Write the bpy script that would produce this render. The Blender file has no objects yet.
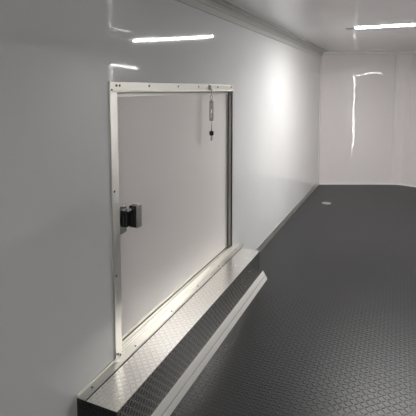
import bpy, bmesh, math
from mathutils import Matrix, Vector
scene = bpy.context.scene
COL = scene.collection

# ---------------------------------------------------------------- camera
cam_data = bpy.data.cameras.new('camera')
cam = bpy.data.objects.new('camera', cam_data)
COL.objects.link(cam)
scene.camera = cam
RX = (0.91379418, -0.0385537, 0.40434368)
RY = (0.40617754, 0.08673583, -0.90966846)
RZ = (0.0, 0.99548506, 0.09491834)
cam.matrix_world = Matrix.Translation((1.16, 0.0, 1.5)) @ Matrix((RX, RY, RZ)).to_4x4()
cam_data.sensor_width = 36.0
cam_data.lens = 430 * 36.0 / 416
cam_data.shift_x = -2 / 416
cam_data.shift_y = -77 / 416
cam_data.clip_start = 0.02

# ---------------------------------------------------------------- world, exposure
world = bpy.data.worlds.new('world')
scene.world = world
world.use_nodes = True
bgn = world.node_tree.nodes['Background']
bgn.inputs[0].default_value = (1.0, 0.97, 0.94, 1)
bgn.inputs[1].default_value = 26.0
scene.view_settings.view_transform = 'Standard'
scene.view_settings.look = 'None'
scene.view_settings.gamma = 1
scene.view_settings.use_curve_mapping = False
scene.view_settings.exposure = 0.55
LED_POWER = 178.0

W, H, YB, YC = 2.5, 2.09, -3.0, 6.88        # width, height, rear wall, start of the nose
APEX = [(1.10, 7.36), (1.22, 7.36)]

# ---------------------------------------------------------------- materials
def new_mat(name, color, rough=0.5, metal=0.0, coat=0.0, spec=0.5):
    m = bpy.data.materials.new(name); m.use_nodes = True
    b = m.node_tree.nodes['Principled BSDF']
    b.inputs['Base Color'].default_value = (*color, 1)
    b.inputs['Roughness'].default_value = rough
    b.inputs['Metallic'].default_value = metal
    b.inputs['Coat Weight'].default_value = coat
    b.inputs['Coat Roughness'].default_value = 0.03
    b.inputs['Specular IOR Level'].default_value = spec
    return m

def node(m, t, **kw):
    n = m.node_tree.nodes.new(t)
    for k, v in kw.items(): setattr(n, k, v)
    return n

def noise_bump(m, scale, dist, detail=2.0, stretch=(1, 1, 1), socket='Normal'):
    nt = m.node_tree; b = nt.nodes['Principled BSDF']
    g = node(m, 'ShaderNodeNewGeometry')
    mp = node(m, 'ShaderNodeMapping'); mp.inputs['Scale'].default_value = stretch
    nz = node(m, 'ShaderNodeTexNoise'); nz.inputs['Scale'].default_value = scale; nz.inputs['Detail'].default_value = detail
    bp = node(m, 'ShaderNodeBump'); bp.inputs['Strength'].default_value = 1.0; bp.inputs['Distance'].default_value = dist
    nt.links.new(g.outputs['Position'], mp.inputs[0]); nt.links.new(mp.outputs[0], nz.inputs['Vector'])
    nt.links.new(nz.outputs['Fac'], bp.inputs['Height']); nt.links.new(bp.outputs[0], b.inputs[socket])
    return bp

def noise_rough(m, scale, lo, hi, stretch=(1, 1, 1)):
    nt = m.node_tree; b = nt.nodes['Principled BSDF']
    g = node(m, 'ShaderNodeNewGeometry')
    mp = node(m, 'ShaderNodeMapping'); mp.inputs['Scale'].default_value = stretch
    nz = node(m, 'ShaderNodeTexNoise'); nz.inputs['Scale'].default_value = scale; nz.inputs['Detail'].default_value = 4
    r = node(m, 'ShaderNodeMapRange'); r.inputs['To Min'].default_value = lo; r.inputs['To Max'].default_value = hi
    nt.links.new(g.outputs['Position'], mp.inputs[0]); nt.links.new(mp.outputs[0], nz.inputs['Vector'])
    nt.links.new(nz.outputs['Fac'], r.inputs[0]); nt.links.new(r.outputs[0], b.inputs['Roughness'])

def tread(m, axes, pitch, dist, long=0.56, thin=0.17, tint=None):
    """raised tread bars, turned one way and the other in alternate cells"""
    nt = m.node_tree; b = nt.nodes['Principled BSDF']
    def math_(op, a, bb=None, c=None, clamp=False):
        n = node(m, 'ShaderNodeMath', operation=op); n.use_clamp = clamp
        for i, v in enumerate((a, bb, c)):
            if v is None: continue
            if isinstance(v, (int, float)): n.inputs[i].default_value = v
            else: nt.links.new(v, n.inputs[i])
        return n.outputs[0]
    g = node(m, 'ShaderNodeNewGeometry'); s = node(m, 'ShaderNodeSeparateXYZ')
    nt.links.new(g.outputs['Position'], s.inputs[0])
    u = math_('DIVIDE', s.outputs[axes[0]], pitch); v = math_('DIVIDE', s.outputs[axes[1]], pitch)
    fu, fv = math_('FLOOR', u), math_('FLOOR', v)
    par = math_('FLOORED_MODULO', math_('ADD', fu, fv), 2.0)
    sg = math_('SUBTRACT', math_('MULTIPLY', par, 2.0), 1.0)
    lu = math_('SUBTRACT', math_('SUBTRACT', u, fu), 0.5)
    lv = math_('MULTIPLY', math_('SUBTRACT', math_('SUBTRACT', v, fv), 0.5), sg)
    a = math_('MULTIPLY', math_('ADD', lu, lv), 0.7071)
    c = math_('MULTIPLY', math_('SUBTRACT', lu, lv), 0.7071)
    ea = math_('POWER', math_('DIVIDE', math_('ABSOLUTE', a), long), 2.0)
    ec = math_('POWER', math_('DIVIDE', math_('ABSOLUTE', c), thin), 2.0)
    hgt = math_('SUBTRACT', 1.0, math_('ADD', ea, ec), clamp=True)
    hgt = math_('MULTIPLY', hgt, 1.6, clamp=True)
    bp = node(m, 'ShaderNodeBump'); bp.inputs['Strength'].default_value = 1.0; bp.inputs['Distance'].default_value = dist
    nt.links.new(hgt, bp.inputs['Height']); nt.links.new(bp.outputs[0], b.inputs['Normal'])

white = new_mat('glossy_white_panel', (0.72, 0.72, 0.715), 0.05, 0, 0.0, 0.6)
noise_bump(white, 1.3, 0.008, 1.5)
front_white = new_mat('pinkish_white_panel', (0.80, 0.75, 0.745), 0.03, 0, 0.0, 0.6)
noise_bump(front_white, 3.4, 0.0032, 1.5)
ceil_m = new_mat('ceiling_panel', (0.74, 0.73, 0.725), 0.012, 0, 0.0, 0.8)
noise_bump(ceil_m, 4.0, 0.0007, 1.5)
door_m = new_mat('door_skin', (0.88, 0.83, 0.80), 0.28, 0, 0.0, 0.5)
noise_bump(door_m, 1.6, 0.006, 1.5)
trim_white = new_mat('white_trim', (0.50, 0.50, 0.48), 0.5, 0, 0, 0.3)
alu = new_mat('brushed_aluminium', (0.80, 0.78, 0.73), 0.3, 1.0)
noise_rough(alu, 60, 0.24, 0.42, (1, 0.05, 1))
frame_alu = new_mat('painted_frame', (0.84, 0.82, 0.76), 0.32, 0.55)
soft_alu = new_mat('dulled_aluminium', (0.78, 0.76, 0.72), 0.42, 0.3)
bright_trim = new_mat('bright_white_trim', (0.86, 0.85, 0.82), 0.4)
matte_front = new_mat('matte_pinkish_white', (0.80, 0.75, 0.745), 0.5, 0, 0, 0.3)
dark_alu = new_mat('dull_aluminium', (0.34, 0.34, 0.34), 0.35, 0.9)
floor_m = new_mat('black_tread_vinyl', (0.013, 0.0135, 0.0145), 0.40, 0, 0, 0.5)
tread(floor_m, (0, 1), 0.024, 0.0042)
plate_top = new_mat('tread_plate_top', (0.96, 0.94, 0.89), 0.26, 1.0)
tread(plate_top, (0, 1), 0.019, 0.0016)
plate_side_shaded = new_mat('tread_plate_side_shaded', (0.38, 0.37, 0.355), 0.17, 1.0)  # box side: darkness of the reflected floor is put into the metal colour
tread(plate_side_shaded, (2, 1), 0.019, 0.0030)
plate_end_shaded = new_mat('tread_plate_end_shaded', (0.06, 0.06, 0.06), 0.35, 1.0)  # box end: shade is put into the base colour, same plate as the top
tread(plate_end_shaded, (0, 2), 0.017, 0.0012)
black = new_mat('black_rubber', (0.02, 0.02, 0.02), 0.5)
black_gloss = new_mat('black_plastic', (0.018, 0.018, 0.02), 0.25)
steel = new_mat('dark_zinc', (0.40, 0.39, 0.37), 0.32, 1.0)
chrome = new_mat('chrome', (0.75, 0.75, 0.74), 0.15, 1.0)
screw_m = new_mat('screw_steel', (0.12, 0.11, 0.10), 0.4, 0.8)
led_m = bpy.data.materials.new('led_diffuser'); led_m.use_nodes = True
nt = led_m.node_tree; nt.nodes.remove(nt.nodes['Principled BSDF'])
em = nt.nodes.new('ShaderNodeEmission'); em.inputs[0].default_value = (1.0, 0.988, 0.978, 1); em.inputs[1].default_value = LED_POWER
nt.links.new(em.outputs[0], nt.nodes['Material Output'].inputs[0])

# ---------------------------------------------------------------- mesh helpers
def box(bm, x0, x1, y0, y1, z0, z1):
    vs = [bm.verts.new((x, y, z)) for x in (x0, x1) for y in (y0, y1) for z in (z0, z1)]
    for f in ((0, 1, 3, 2), (4, 6, 7, 5), (0, 4, 5, 1), (2, 3, 7, 6), (0, 2, 6, 4), (1, 5, 7, 3)):
        bm.faces.new([vs[i] for i in f])

def prism_y(bm, prof, y0, y1):
    """(x, z) outline swept along the trailer"""
    a = [bm.verts.new((x, y0, z)) for x, z in prof]; b = [bm.verts.new((x, y1, z)) for x, z in prof]
    n = len(prof)
    bm.faces.new(a); bm.faces.new(b[::-1])
    for i in range(n): bm.faces.new((a[i], b[i], b[(i + 1) % n], a[(i + 1) % n]))

def prism_z(bm, prof, z0, z1):
    a = [bm.verts.new((x, y, z0)) for x, y in prof]; b = [bm.verts.new((x, y, z1)) for x, y in prof]
    n = len(prof)
    bm.faces.new(a); bm.faces.new(b[::-1])
    for i in range(n): bm.faces.new((a[i], b[i], b[(i + 1) % n], a[(i + 1) % n]))

def tube(bm, pts, r, seg=10, closed=False):
    pts = [Vector(p) for p in pts]; n = len(pts); rings = []
    ref = Vector((0.13, 0.31, 0.94)).normalized()
    for i, p in enumerate(pts):
        if closed: t = pts[(i + 1) % n] - pts[i - 1]
        else: t = pts[min(i + 1, n - 1)] - pts[max(i - 1, 0)]
        t.normalize()
        a = t.cross(ref)
        if a.length < 0.15: a = t.cross(Vector((1, 0, 0)))
        a.normalize(); b = t.cross(a)
        rings.append([bm.verts.new(p + r * (math.cos(2 * math.pi * k / seg) * a + math.sin(2 * math.pi * k / seg) * b)) for k in range(seg)])
    for i in range(n if closed else n - 1):
        q, s = rings[i], rings[(i + 1) % n]
        for k in range(seg): bm.faces.new((q[k], q[(k + 1) % seg], s[(k + 1) % seg], s[k]))
    if not closed: bm.faces.new(rings[0]); bm.faces.new(rings[-1][::-1])

def lathe(bm, prof, origin, axis='Z', seg=24):
    """(radius, height) profile turned about an axis"""
    o = Vector(origin); rings = []
    for r, h in prof:
        ring = []
        for k in range(seg):
            c, s = r * math.cos(2 * math.pi * k / seg), r * math.sin(2 * math.pi * k / seg)
            v = Vector((c, s, h)) if axis == 'Z' else (Vector((h, c, s)) if axis == 'X' else Vector((c, h, s)))
            ring.append(bm.verts.new(o + v))
        rings.append(ring)
    for a, b in zip(rings, rings[1:]):
        for k in range(seg): bm.faces.new((a[k], a[(k + 1) % seg], b[(k + 1) % seg], b[k]))
    bm.faces.new(rings[0][::-1]); bm.faces.new(rings[-1])

def obj(name, bm, m, parent=None, bevel=0.0, smooth=False):
    bmesh.ops.recalc_face_normals(bm, faces=bm.faces)
    me = bpy.data.meshes.new(name); bm.to_mesh(me); bm.free()
    me.materials.append(m)
    o = bpy.data.objects.new(name, me); COL.objects.link(o)
    if parent:
        o.parent = parent
        o.matrix_parent_inverse = PINV.get(parent.name, Matrix.Identity(4))
    if smooth:
        for p in me.polygons: p.use_smooth = True
    if bevel:
        md = o.modifiers.new('bevel', 'BEVEL'); md.width = bevel; md.segments = 2; md.limit_method = 'ANGLE'
    return o
PINV = {}
def root(name, loc, **props):
    o = bpy.data.objects.new(name, None); COL.objects.link(o); o.location = loc
    o.empty_display_size = 0.1
    for k, v in props.items(): o[k] = v
    PINV[o.name] = Matrix.Translation(loc).inverted()
    return o
def tag(o, **props):
    for k, v in props.items(): o[k] = v
    return o
def bx(*a):
    bm = bmesh.new(); box(bm, *a); return bm

# ---------------------------------------------------------------- shell
DY0, DY1, DZ0, DZ1 = 1.578, 2.992, 0.298, 1.492      # opening of the escape hatch
T = 0.06
bm = bmesh.new()
box(bm, -T, 0, YB, DY0, 0, H); box(bm, -T, 0, DY1, YC, 0, H)
box(bm, -T, 0, DY0, DY1, 0, DZ0); box(bm, -T, 0, DY0, DY1, DZ1, H)
tag(obj('wall_left', bm, white), kind='structure', label='long glossy white side wall around the square hatch', category='wall')

TR = 0.012
SY0, SY1, SZ1 = 4.80, 5.60, 1.84                     # side entry door opening, right wall
bm = bmesh.new()
box(bm, W, W + TR, YB, SY0, 0, H); box(bm, W, W + TR, SY1, YC, 0, H); box(bm, W, W + TR, SY0, SY1, SZ1, H)
tag(obj('wall_right', bm, white), kind='structure', label='glossy white side wall holding the entry door', category='wall')

bm = bmesh.new()
pr = [(0, YC)] + APEX + [(W - 0.0, YC)]
prof = pr + [(W + T, YC), (W + T, YC + 0.12), (APEX[1][0] + 0.03, 7.50), (APEX[0][0] - 0.03, 7.50), (-T, YC + 0.12), (-T, YC)]
prism_z(bm, prof, 0, H)
tag(obj('wall_front', bm, front_white), kind='structure', label='pale V-shaped nose wall at the far end', category='wall')
tag(obj('wall_rear', bx(-T, W + T, YB - T, YB, 0, H), white), kind='structure', label='white wall at the rear end', category='wall')
bm = bmesh.new(); box(bm, -T - .06, W + T + .06, YB - T, 7.56, -0.05, 0.0)
tag(obj('floor', bm, floor_m), kind='structure', label='black floor with small raised diamond tread', category='floor')
bm = bmesh.new(); box(bm, -T - .06, W + T + .06, YB - T, 7.56, H, H + 0.05)
tag(obj('ceiling', bm, ceil_m), kind='structure', label='glossy white panelled ceiling', category='ceiling')

# cove along the top of the left wall: flat band, step, small hollow moulding
def cove(side):
    s = 1 if side == 'left' else -1; o = 0 if side == 'left' else W
    bm = bmesh.new()
    P = [(0, 1.992), (0.006, 1.994), (0.006, 2.035), (0.011, 2.040), (0.014, 2.052), (0.026, 2.066), (0.044, 2.074), (0.050, 2.080), (0.085, 2.083), (0.088, 2.09), (0, 2.09)]
    prism_y(bm, [(o + s * x, z) for x, z in P], YB, YC)
    return obj('trim_1' if side == 'left' else 'trim_2', bm, trim_white)
tag(cove('left'), kind='structure', label='white stepped cove moulding above the left wall', category='trim')
tag(cove('right'), kind='structure', label='white stepped cove moulding above the right wall', category='trim')

# baseboards
bm = bmesh.new()
prism_y(bm, [(0, 0), (0.012, 0), (0.012, 0.004), (0.004, 0.030), (0.004, 0.050), (0, 0.052)], 3.12, YC)
tag(obj('baseboard_left', bm, alu), kind='structure', label='thin aluminium baseboard beyond the tread plate box', category='baseboard')
for i, (a, b) in enumerate(((YB, SY0 - 0.05), (SY1 + 0.05, YC))):
    bm = bmesh.new()
    prism_y(bm, [(W, 0), (W - 0.016, 0), (W - 0.016, 0.004), (W - 0.004, 0.016), (W - 0.004, 0.05), (W, 0.052)], a, b)
    tag(obj('baseboard_right', bm, alu), kind='structure', label='aluminium baseboard of the right wall, ' + ('near the rear' if i == 0 else 'beyond the entry door'), category='baseboard')

# front wall trims: corner covers, apex cover, base strip
def along(p, q, t, off):
    p, q = Vector((*p, 0)), Vector((*q, 0)); d = (q - p).normalized(); n = Vector((d.y, -d.x, 0))
    v = p + d * t + n * off; return (v.x, v.y)
bm = bmesh.new(); A, B = (0, YC), APEX[0]
prism_z(bm, [(0, YC - 0.07), (0.008, YC - 0.07), (0.008, YC - 0.006), along(A, B, 0.13, 0.008), along(A, B, 0.13, 0), (0, YC)], 0, 1.99)
tag(obj('trim_3', bm, front_white), kind='structure', label='vertical cover strip in the left corner of the nose', category='trim')
bm = bmesh.new()
L1 = (Vector(APEX[0]) - Vector((0, YC))).length
C1, D1 = APEX[1], (W, YC)
prism_z(bm, [along(A, B, L1 - 0.05, 0), along(A, B, L1 - 0.05, 0.010), (APEX[0][0] + .01, 7.345), (APEX[1][0] - .01, 7.345), along(C1, D1, 0.05, 0.010), along(C1, D1, 0.05, 0), APEX[1], APEX[0]], 0, H)
tag(obj('trim_4', bm, matte_front), kind='structure', label='flat vertical cover strip at the tip of the nose', category='trim')
bm = bmesh.new()
prism_z(bm, [(0.01, YC - 0.0), along(A, B, 0.01, 0.02), along(A, B, L1, 0.020), along(C1, D1, 0.0, 0.020), along(C1, D1, 1.3, 0.020), along(C1, D1, 1.3, 0), APEX[1], APEX[0]], 0, 0.022)
tag(obj('baseboard_front', bm, bright_trim), kind='structure', label='pale base strip under the nose wall', category='baseboard')
bm = bmesh.new()
prism_z(bm, [(0.01, YC - 0.0), along(A, B, 0.01, 0.03), along(A, B, L1, 0.030), along(C1, D1, 0.0, 0.030), along(C1, D1, 1.3, 0.030), along(C1, D1, 1.3, 0), APEX[1], APEX[0]], H - 0.045, H)
tag(obj('trim_5', bm, front_white), kind='structure', label='moulding between ceiling and nose wall', category='trim')

# ---------------------------------------------------------------- side entry door, right wall (daylight leaks past its edge)
d2 = root('door_2', (W, (SY0 + SY1) / 2, 0), kind='structure', label='white entry door in the right wall with daylight leaking past its edges', category='door')
GAP, GAPT = 0.034, 0.012
obj('door_panel', bx(W + 0.004, W + 0.03, SY0 + GAP, SY1 - 0.002, 0.0, SZ1 - GAPT), white, d2)
bm = bmesh.new(); tube(bm, [(W - 0.03, SY0 + 0.10, 0.95), (W - 0.03, SY0 + 0.10, 1.10)], 0.009)
tube(bm, [(W + 0.006, SY0 + 0.10, 0.955), (W - 0.03, SY0 + 0.10, 0.955)], 0.007); tube(bm, [(W + 0.006, SY0 + 0.10, 1.095), (W - 0.03, SY0 + 0.10, 1.095)], 0.007)
obj('door_handle', bm, chrome, d2, smooth=True)

# ---------------------------------------------------------------- escape hatch in the left wall
d1 = root('door_1', (0, (DY0 + DY1) / 2, DZ0), kind='structure', label='closed white rectangular hatch with aluminium frame in the left wall', category='door')
XP = -0.026
obj('door_panel', bx(-0.05, XP, DY0 + 0.006, DY1 - 0.006, DZ0 + 0.006, DZ1 - 0.006), door_m, d1)
# aluminium edging of the panel
def ring(bm, x0, x1, y0, y1, z0, z1, wy, wz):
    box(bm, x0, x1, y0, y0 + wy, z0, z1); box(bm, x0, x1, y1 - wy, y1, z0, z1)
    box(bm, x0, x1, y0 + wy, y1 - wy, z0, z0 + wz); box(bm, x0, x1, y0 + wy, y1 - wy, z1 - wz, z1)
bm = bmesh.new(); ring(bm, XP, XP + 0.005, DY0 + 0.007, DY1 - 0.007, DZ0 + 0.007, DZ1 - 0.007, 0.014, 0.017)
obj('panel_edging', bm, frame_alu, d1, 0.001)
bm = bmesh.new(); ring(bm, -0.05, -0.016, DY0 + 0.0005, DY1 - 0.0005, DZ0 + 0.0005, DZ1 - 0.0005, 0.006, 0.006)
obj('seal', bm, black, d1)
# frame: flanges lying on the wall with a return into the opening
bm = bmesh.new()
box(bm, 0, 0.008, 1.530, DY0, 0.262, DZ1); box(bm, -0.016, 0.008, DY0 - 0.001, DY0 + 0.004, DZ0, DZ1)
obj('left_jamb', bm, alu, d1, 0.0015)
bm = bmesh.new()
box(bm, 0, 0.008, 1.530, 3.03, DZ1, 1.536); box(bm, 0.008, 0.011, 1.530, 3.03, DZ1, DZ1 + 0.006); box(bm, -0.016, 0.008, DY0, DY1, DZ1 - 0.004, DZ1 + 0.001)
obj('head_frame', bm, frame_alu, d1, 0.0015)
bm = bmesh.new()
box(bm, -0.016, 0.006, DY1 - 0.004, DY1 + 0.001, DZ0, DZ1)
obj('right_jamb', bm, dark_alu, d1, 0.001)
obj('right_flange', bx(0, 0.005, DY1 + 0.004, DY1 + 0.045, 0.262, DZ1), trim_white, d1, 0.0015)
bm = bmesh.new(); tube(bm, [(0.008, DY1, DZ0 + .01), (0.008, DY1, DZ1 - .002)], 0.006, 8)
obj('edge_gasket', bm, black, d1, smooth=True)
bm = bmesh.new()
box(bm, -0.016, 0.006, DY0, DY1, DZ0 - 0.001, DZ0 + 0.005); box(bm, 0, 0.006, 1.53, 3.057, 0.270, DZ0)
obj('sill', bm, alu, d1, 0.0012)
bm = bmesh.new(); box(bm, 0.006, 0.0075, 1.58, 3.05, 0.2735, 0.2765); box(bm, 0.006, 0.0072, 1.58, 3.05, 0.2885, 0.2905)
obj('sill_joint', bm, steel, d1)
def screw(x, y, z, par, ax='X', r=0.0055):
    bm = bmesh.new(); lathe(bm, [(r, 0), (r, 0.001), (r * 0.75, 0.0028), (r * 0.3, 0.0034)], (x, y, z), ax, 12)
    obj('screw', bm, screw_m, par, smooth=True)
for y in (1.575, 1.60, 1.845, 2.15, 2.42, 2.72, 2.98): screw(0.008, y, 1.520, d1)
screw(0.008, 1.541, 1.500, d1)
for z in (1.05, 0.66): screw(0.008, 1.545, z, d1)
for y, z in ((1.545, 0.285), (1.562, 0.272)): screw(0.008, y, z, d1)

# latch
lt = obj('latch', bx(XP + .004, XP + 0.010, 1.600, 1.668, 0.825, 0.962), steel, d1, 0.003)
bm = bmesh.new(); box(bm, XP + 0.010, 0.022, 1.612, 1.650, 0.865, 0.945); box(bm, XP + 0.010, 0.010, 1.604, 1.662, 0.875, 0.925)
obj('latch_housing', bm, black_gloss, lt, 0.005)
bm = bmesh.new(); tube(bm, [(0.026, 1.615, 0.945), (0.026, 1.675, 0.945)], 0.007, 10); obj('latch_pin', bm, chrome, lt, smooth=True)
bm = bmesh.new()
prism_z(bm, [(0.012, 1.645), (0.048, 1.645), (0.050, 1.655), (0.050, 1.680), (0.012, 1.680)], 0.858, 0.962)
obj('latch_paddle', bm, black_gloss, lt, 0.004)
obj('latch_face', bx(0.0505, 0.055, 1.648, 1.690, 0.856, 0.964), steel, lt, 0.003)
for z in (0.84, 0.95): screw(XP + 0.010, 1.658, z, lt, r=0.004)

# ---------------------------------------------------------------- hanging door holder
hx, hy = 0.026, 2.575
hk = root('hanging_turnbuckle', (hx, hy, 1.53), label='small metal turnbuckle hanging from the top frame of the hatch', category='turnbuckle')
bm = bmesh.new()
lathe(bm, [(0.012, 0.0), (0.012, 0.004), (0.005, 0.006)], (0.0085, hy, 1.515), 'X', 16)
box(bm, 0.0095, 0.026, hy - 0.006, hy + 0.006, 1.498, 1.532)
obj('hook_mount', bm, steel, hk, 0.002)
def loop(cy, cz, w, h, r, flat, x=hx, n=20):
    bm = bmesh.new(); pts = []
    for k in range(n):
        a = 2 * math.pi * k / n; u, v = w * math.cos(a), h * math.sin(a)
        pts.append((x, cy + u, cz + v) if flat else (x + u, cy, cz + v))
    tube(bm, pts, r, 8, True); return bm
obj('chain_link', loop(hy, 1.485, 0.007, 0.020, 0.0026, True), steel, hk, smooth=True)
obj('chain_link', loop(hy, 1.453, 0.007, 0.018, 0.0026, False), steel, hk, smooth=True)
bm = bmesh.new()
for s in (-1, 1): tube(bm, [(hx + s * 0.0085, hy + s * 0.0038, 1.425), (hx + s * 0.0085, hy + s * 0.0038, 1.305)], 0.0042, 8)
for z in (1.425, 1.305): lathe(bm, [(0.008, -0.008), (0.0125, -0.005), (0.0125, 0.005), (0.008, 0.008)], (hx, hy, z), 'Z', 14)
obj('barrel', bm, steel, hk, smooth=False)
bm = bmesh.new(); tube(bm, [(hx, hy, 1.440), (hx, hy, 1.375)], 0.003, 8); tube(bm, [(hx, hy, 1.35), (hx, hy, 1.232)], 0.0026, 8)
obj('threaded_rod', bm, chrome, hk, smooth=True)
bm = bmesh.new(); lathe(bm, [(0.006, -0.016), (0.014, -0.012), (0.0155, 0.0), (0.014, 0.012), (0.006, 0.016)], (hx, hy, 1.217), 'Z', 16)
obj('knob', bm, black_gloss, hk, smooth=True)
obj('end_ring', loop(hy, 1.184, 0.009, 0.015, 0.003, True), steel, hk, smooth=True)

# ---------------------------------------------------------------- wheel well box under the hatch
BY0, BY1, BZ, BX = 1.275, 3.11, 0.258, 0.200
wb = root('wheel_well_box', (0.1, (BY0 + BY1) / 2, 0), label='long low tread plate wheel box along the left wall under the hatch', category='wheel box')
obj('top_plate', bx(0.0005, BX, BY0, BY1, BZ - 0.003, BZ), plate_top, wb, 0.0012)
obj('side_plate', bx(BX - 0.003, BX, BY0, BY1, 0.0005, BZ - 0.0032), plate_side_shaded, wb)
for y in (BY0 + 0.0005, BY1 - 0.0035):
    obj('end_plate', bx(0.0005, BX - 0.0035, y, y + 0.003, 0.0005, BZ - 0.0035), plate_end_shaded, wb)
bm = bmesh.new(); prism_y(bm, [(0.0005, BZ), (0.046, BZ), (0.046, BZ + 0.004), (0.006, BZ + 0.007), (0.006, BZ + 0.012), (0.0005, BZ + 0.012)], BY0, BY1 + 0.07)
obj('wall_flange', bm, alu, wb, 0.0006)
bm = bmesh.new(); box(bm, 0.046, 0.051, BY0, BY1, BZ, BZ + 0.0012)
obj('sealant_line', bm, black, wb)
bm = bmesh.new()
prism_y(bm, [(BX, 0.064), (BX + 0.003, 0.064), (BX + 0.0185, 0.034), (BX + 0.0195, 0.029), (BX + 0.024, 0.029), (BX + 0.037, 0.004), (BX + 0.038, 0.0005), (BX, 0.0005)], BY0 + 0.01, BY1 + 0.09)
obj('floor_angle', bm, soft_alu, wb, 0.0006)
bm = bmesh.new(); tube(bm, [(BX + 0.0215, BY0 + 0.011, 0.0295), (BX + 0.0215, BY1 + 0.089, 0.0295)], 0.0022, 6)
obj('bend_line', bm, steel, wb)
for y in (1.34, 1.66, 2.02, 2.36, 2.70, 3.04): screw(0.026, y, BZ + 0.0055, wb, 'Z', 0.005)

# ---------------------------------------------------------------- ceiling light and floor fitting
def ceiling_light(Y, label):
    lf = root('ceiling_light', (1.26, Y, H), label=label, category='light')
    if True:
        obj('housing', bx(0.72, 1.80, Y - 0.039, Y + 0.039, H - 0.002, H), trim_white, lf, 0.0005)
        bm = bmesh.new(); prism = [(Y - 0.035, H - 0.002), (Y - 0.033, H - 0.0045), (Y, H - 0.006), (Y + 0.033, H - 0.0045), (Y + 0.035, H - 0.002)]
        a = [bm.verts.new((0.735, y, z)) for y, z in prism]; b = [bm.verts.new((1.785, y, z)) for y, z in prism]
        bm.faces.new(a); bm.faces.new(b[::-1])
        for i in range(5): bm.faces.new((a[i], b[i], b[(i + 1) % 5], a[(i + 1) % 5]))
        obj('diffuser', bm, led_m, lf)
        for x in (0.72, 1.785): obj('end_cap', bx(x, x + 0.015, Y - 0.037, Y + 0.037, H - 0.008, H - 0.0022), dark_alu, lf, 0.001)
        bm = bmesh.new(); tube(bm, [(0.72, Y, H - 0.007), (0.66, Y, H - 0.007), (0.645, Y, H - 0.001)], 0.004, 8)
        obj('cable', bm, steel, lf, smooth=True)
ceiling_light(4.38, 'slim glowing bar light across the ceiling in front of the nose wall')
ceiling_light(-2.6, 'added fill bar light across the ceiling near the rear wall, out of view')  # added lamp, unseen behind the camera, lifts the dark near wall

ff = root('floor_fitting', (0.30, 5.75, 0), label='small round shiny metal fitting set in the floor near the far corner', category='floor fitting')
bm = bmesh.new(); lathe(bm, [(0.060, 0.0002), (0.060, 0.003), (0.050, 0.007), (0.040, 0.008), (0.030, 0.004)], (0.30, 5.75, 0), 'Z', 32)
obj('plate', bm, alu, ff, smooth=False)
bm = bmesh.new(); tube(bm, [(0.30 + 0.026 * math.cos(t), 5.75 + 0.026 * math.sin(t), 0.010) for t in [2 * math.pi * k / 24 for k in range(24)]], 0.004, 8, True)
obj('pull_ring', bm, chrome, ff, smooth=True)
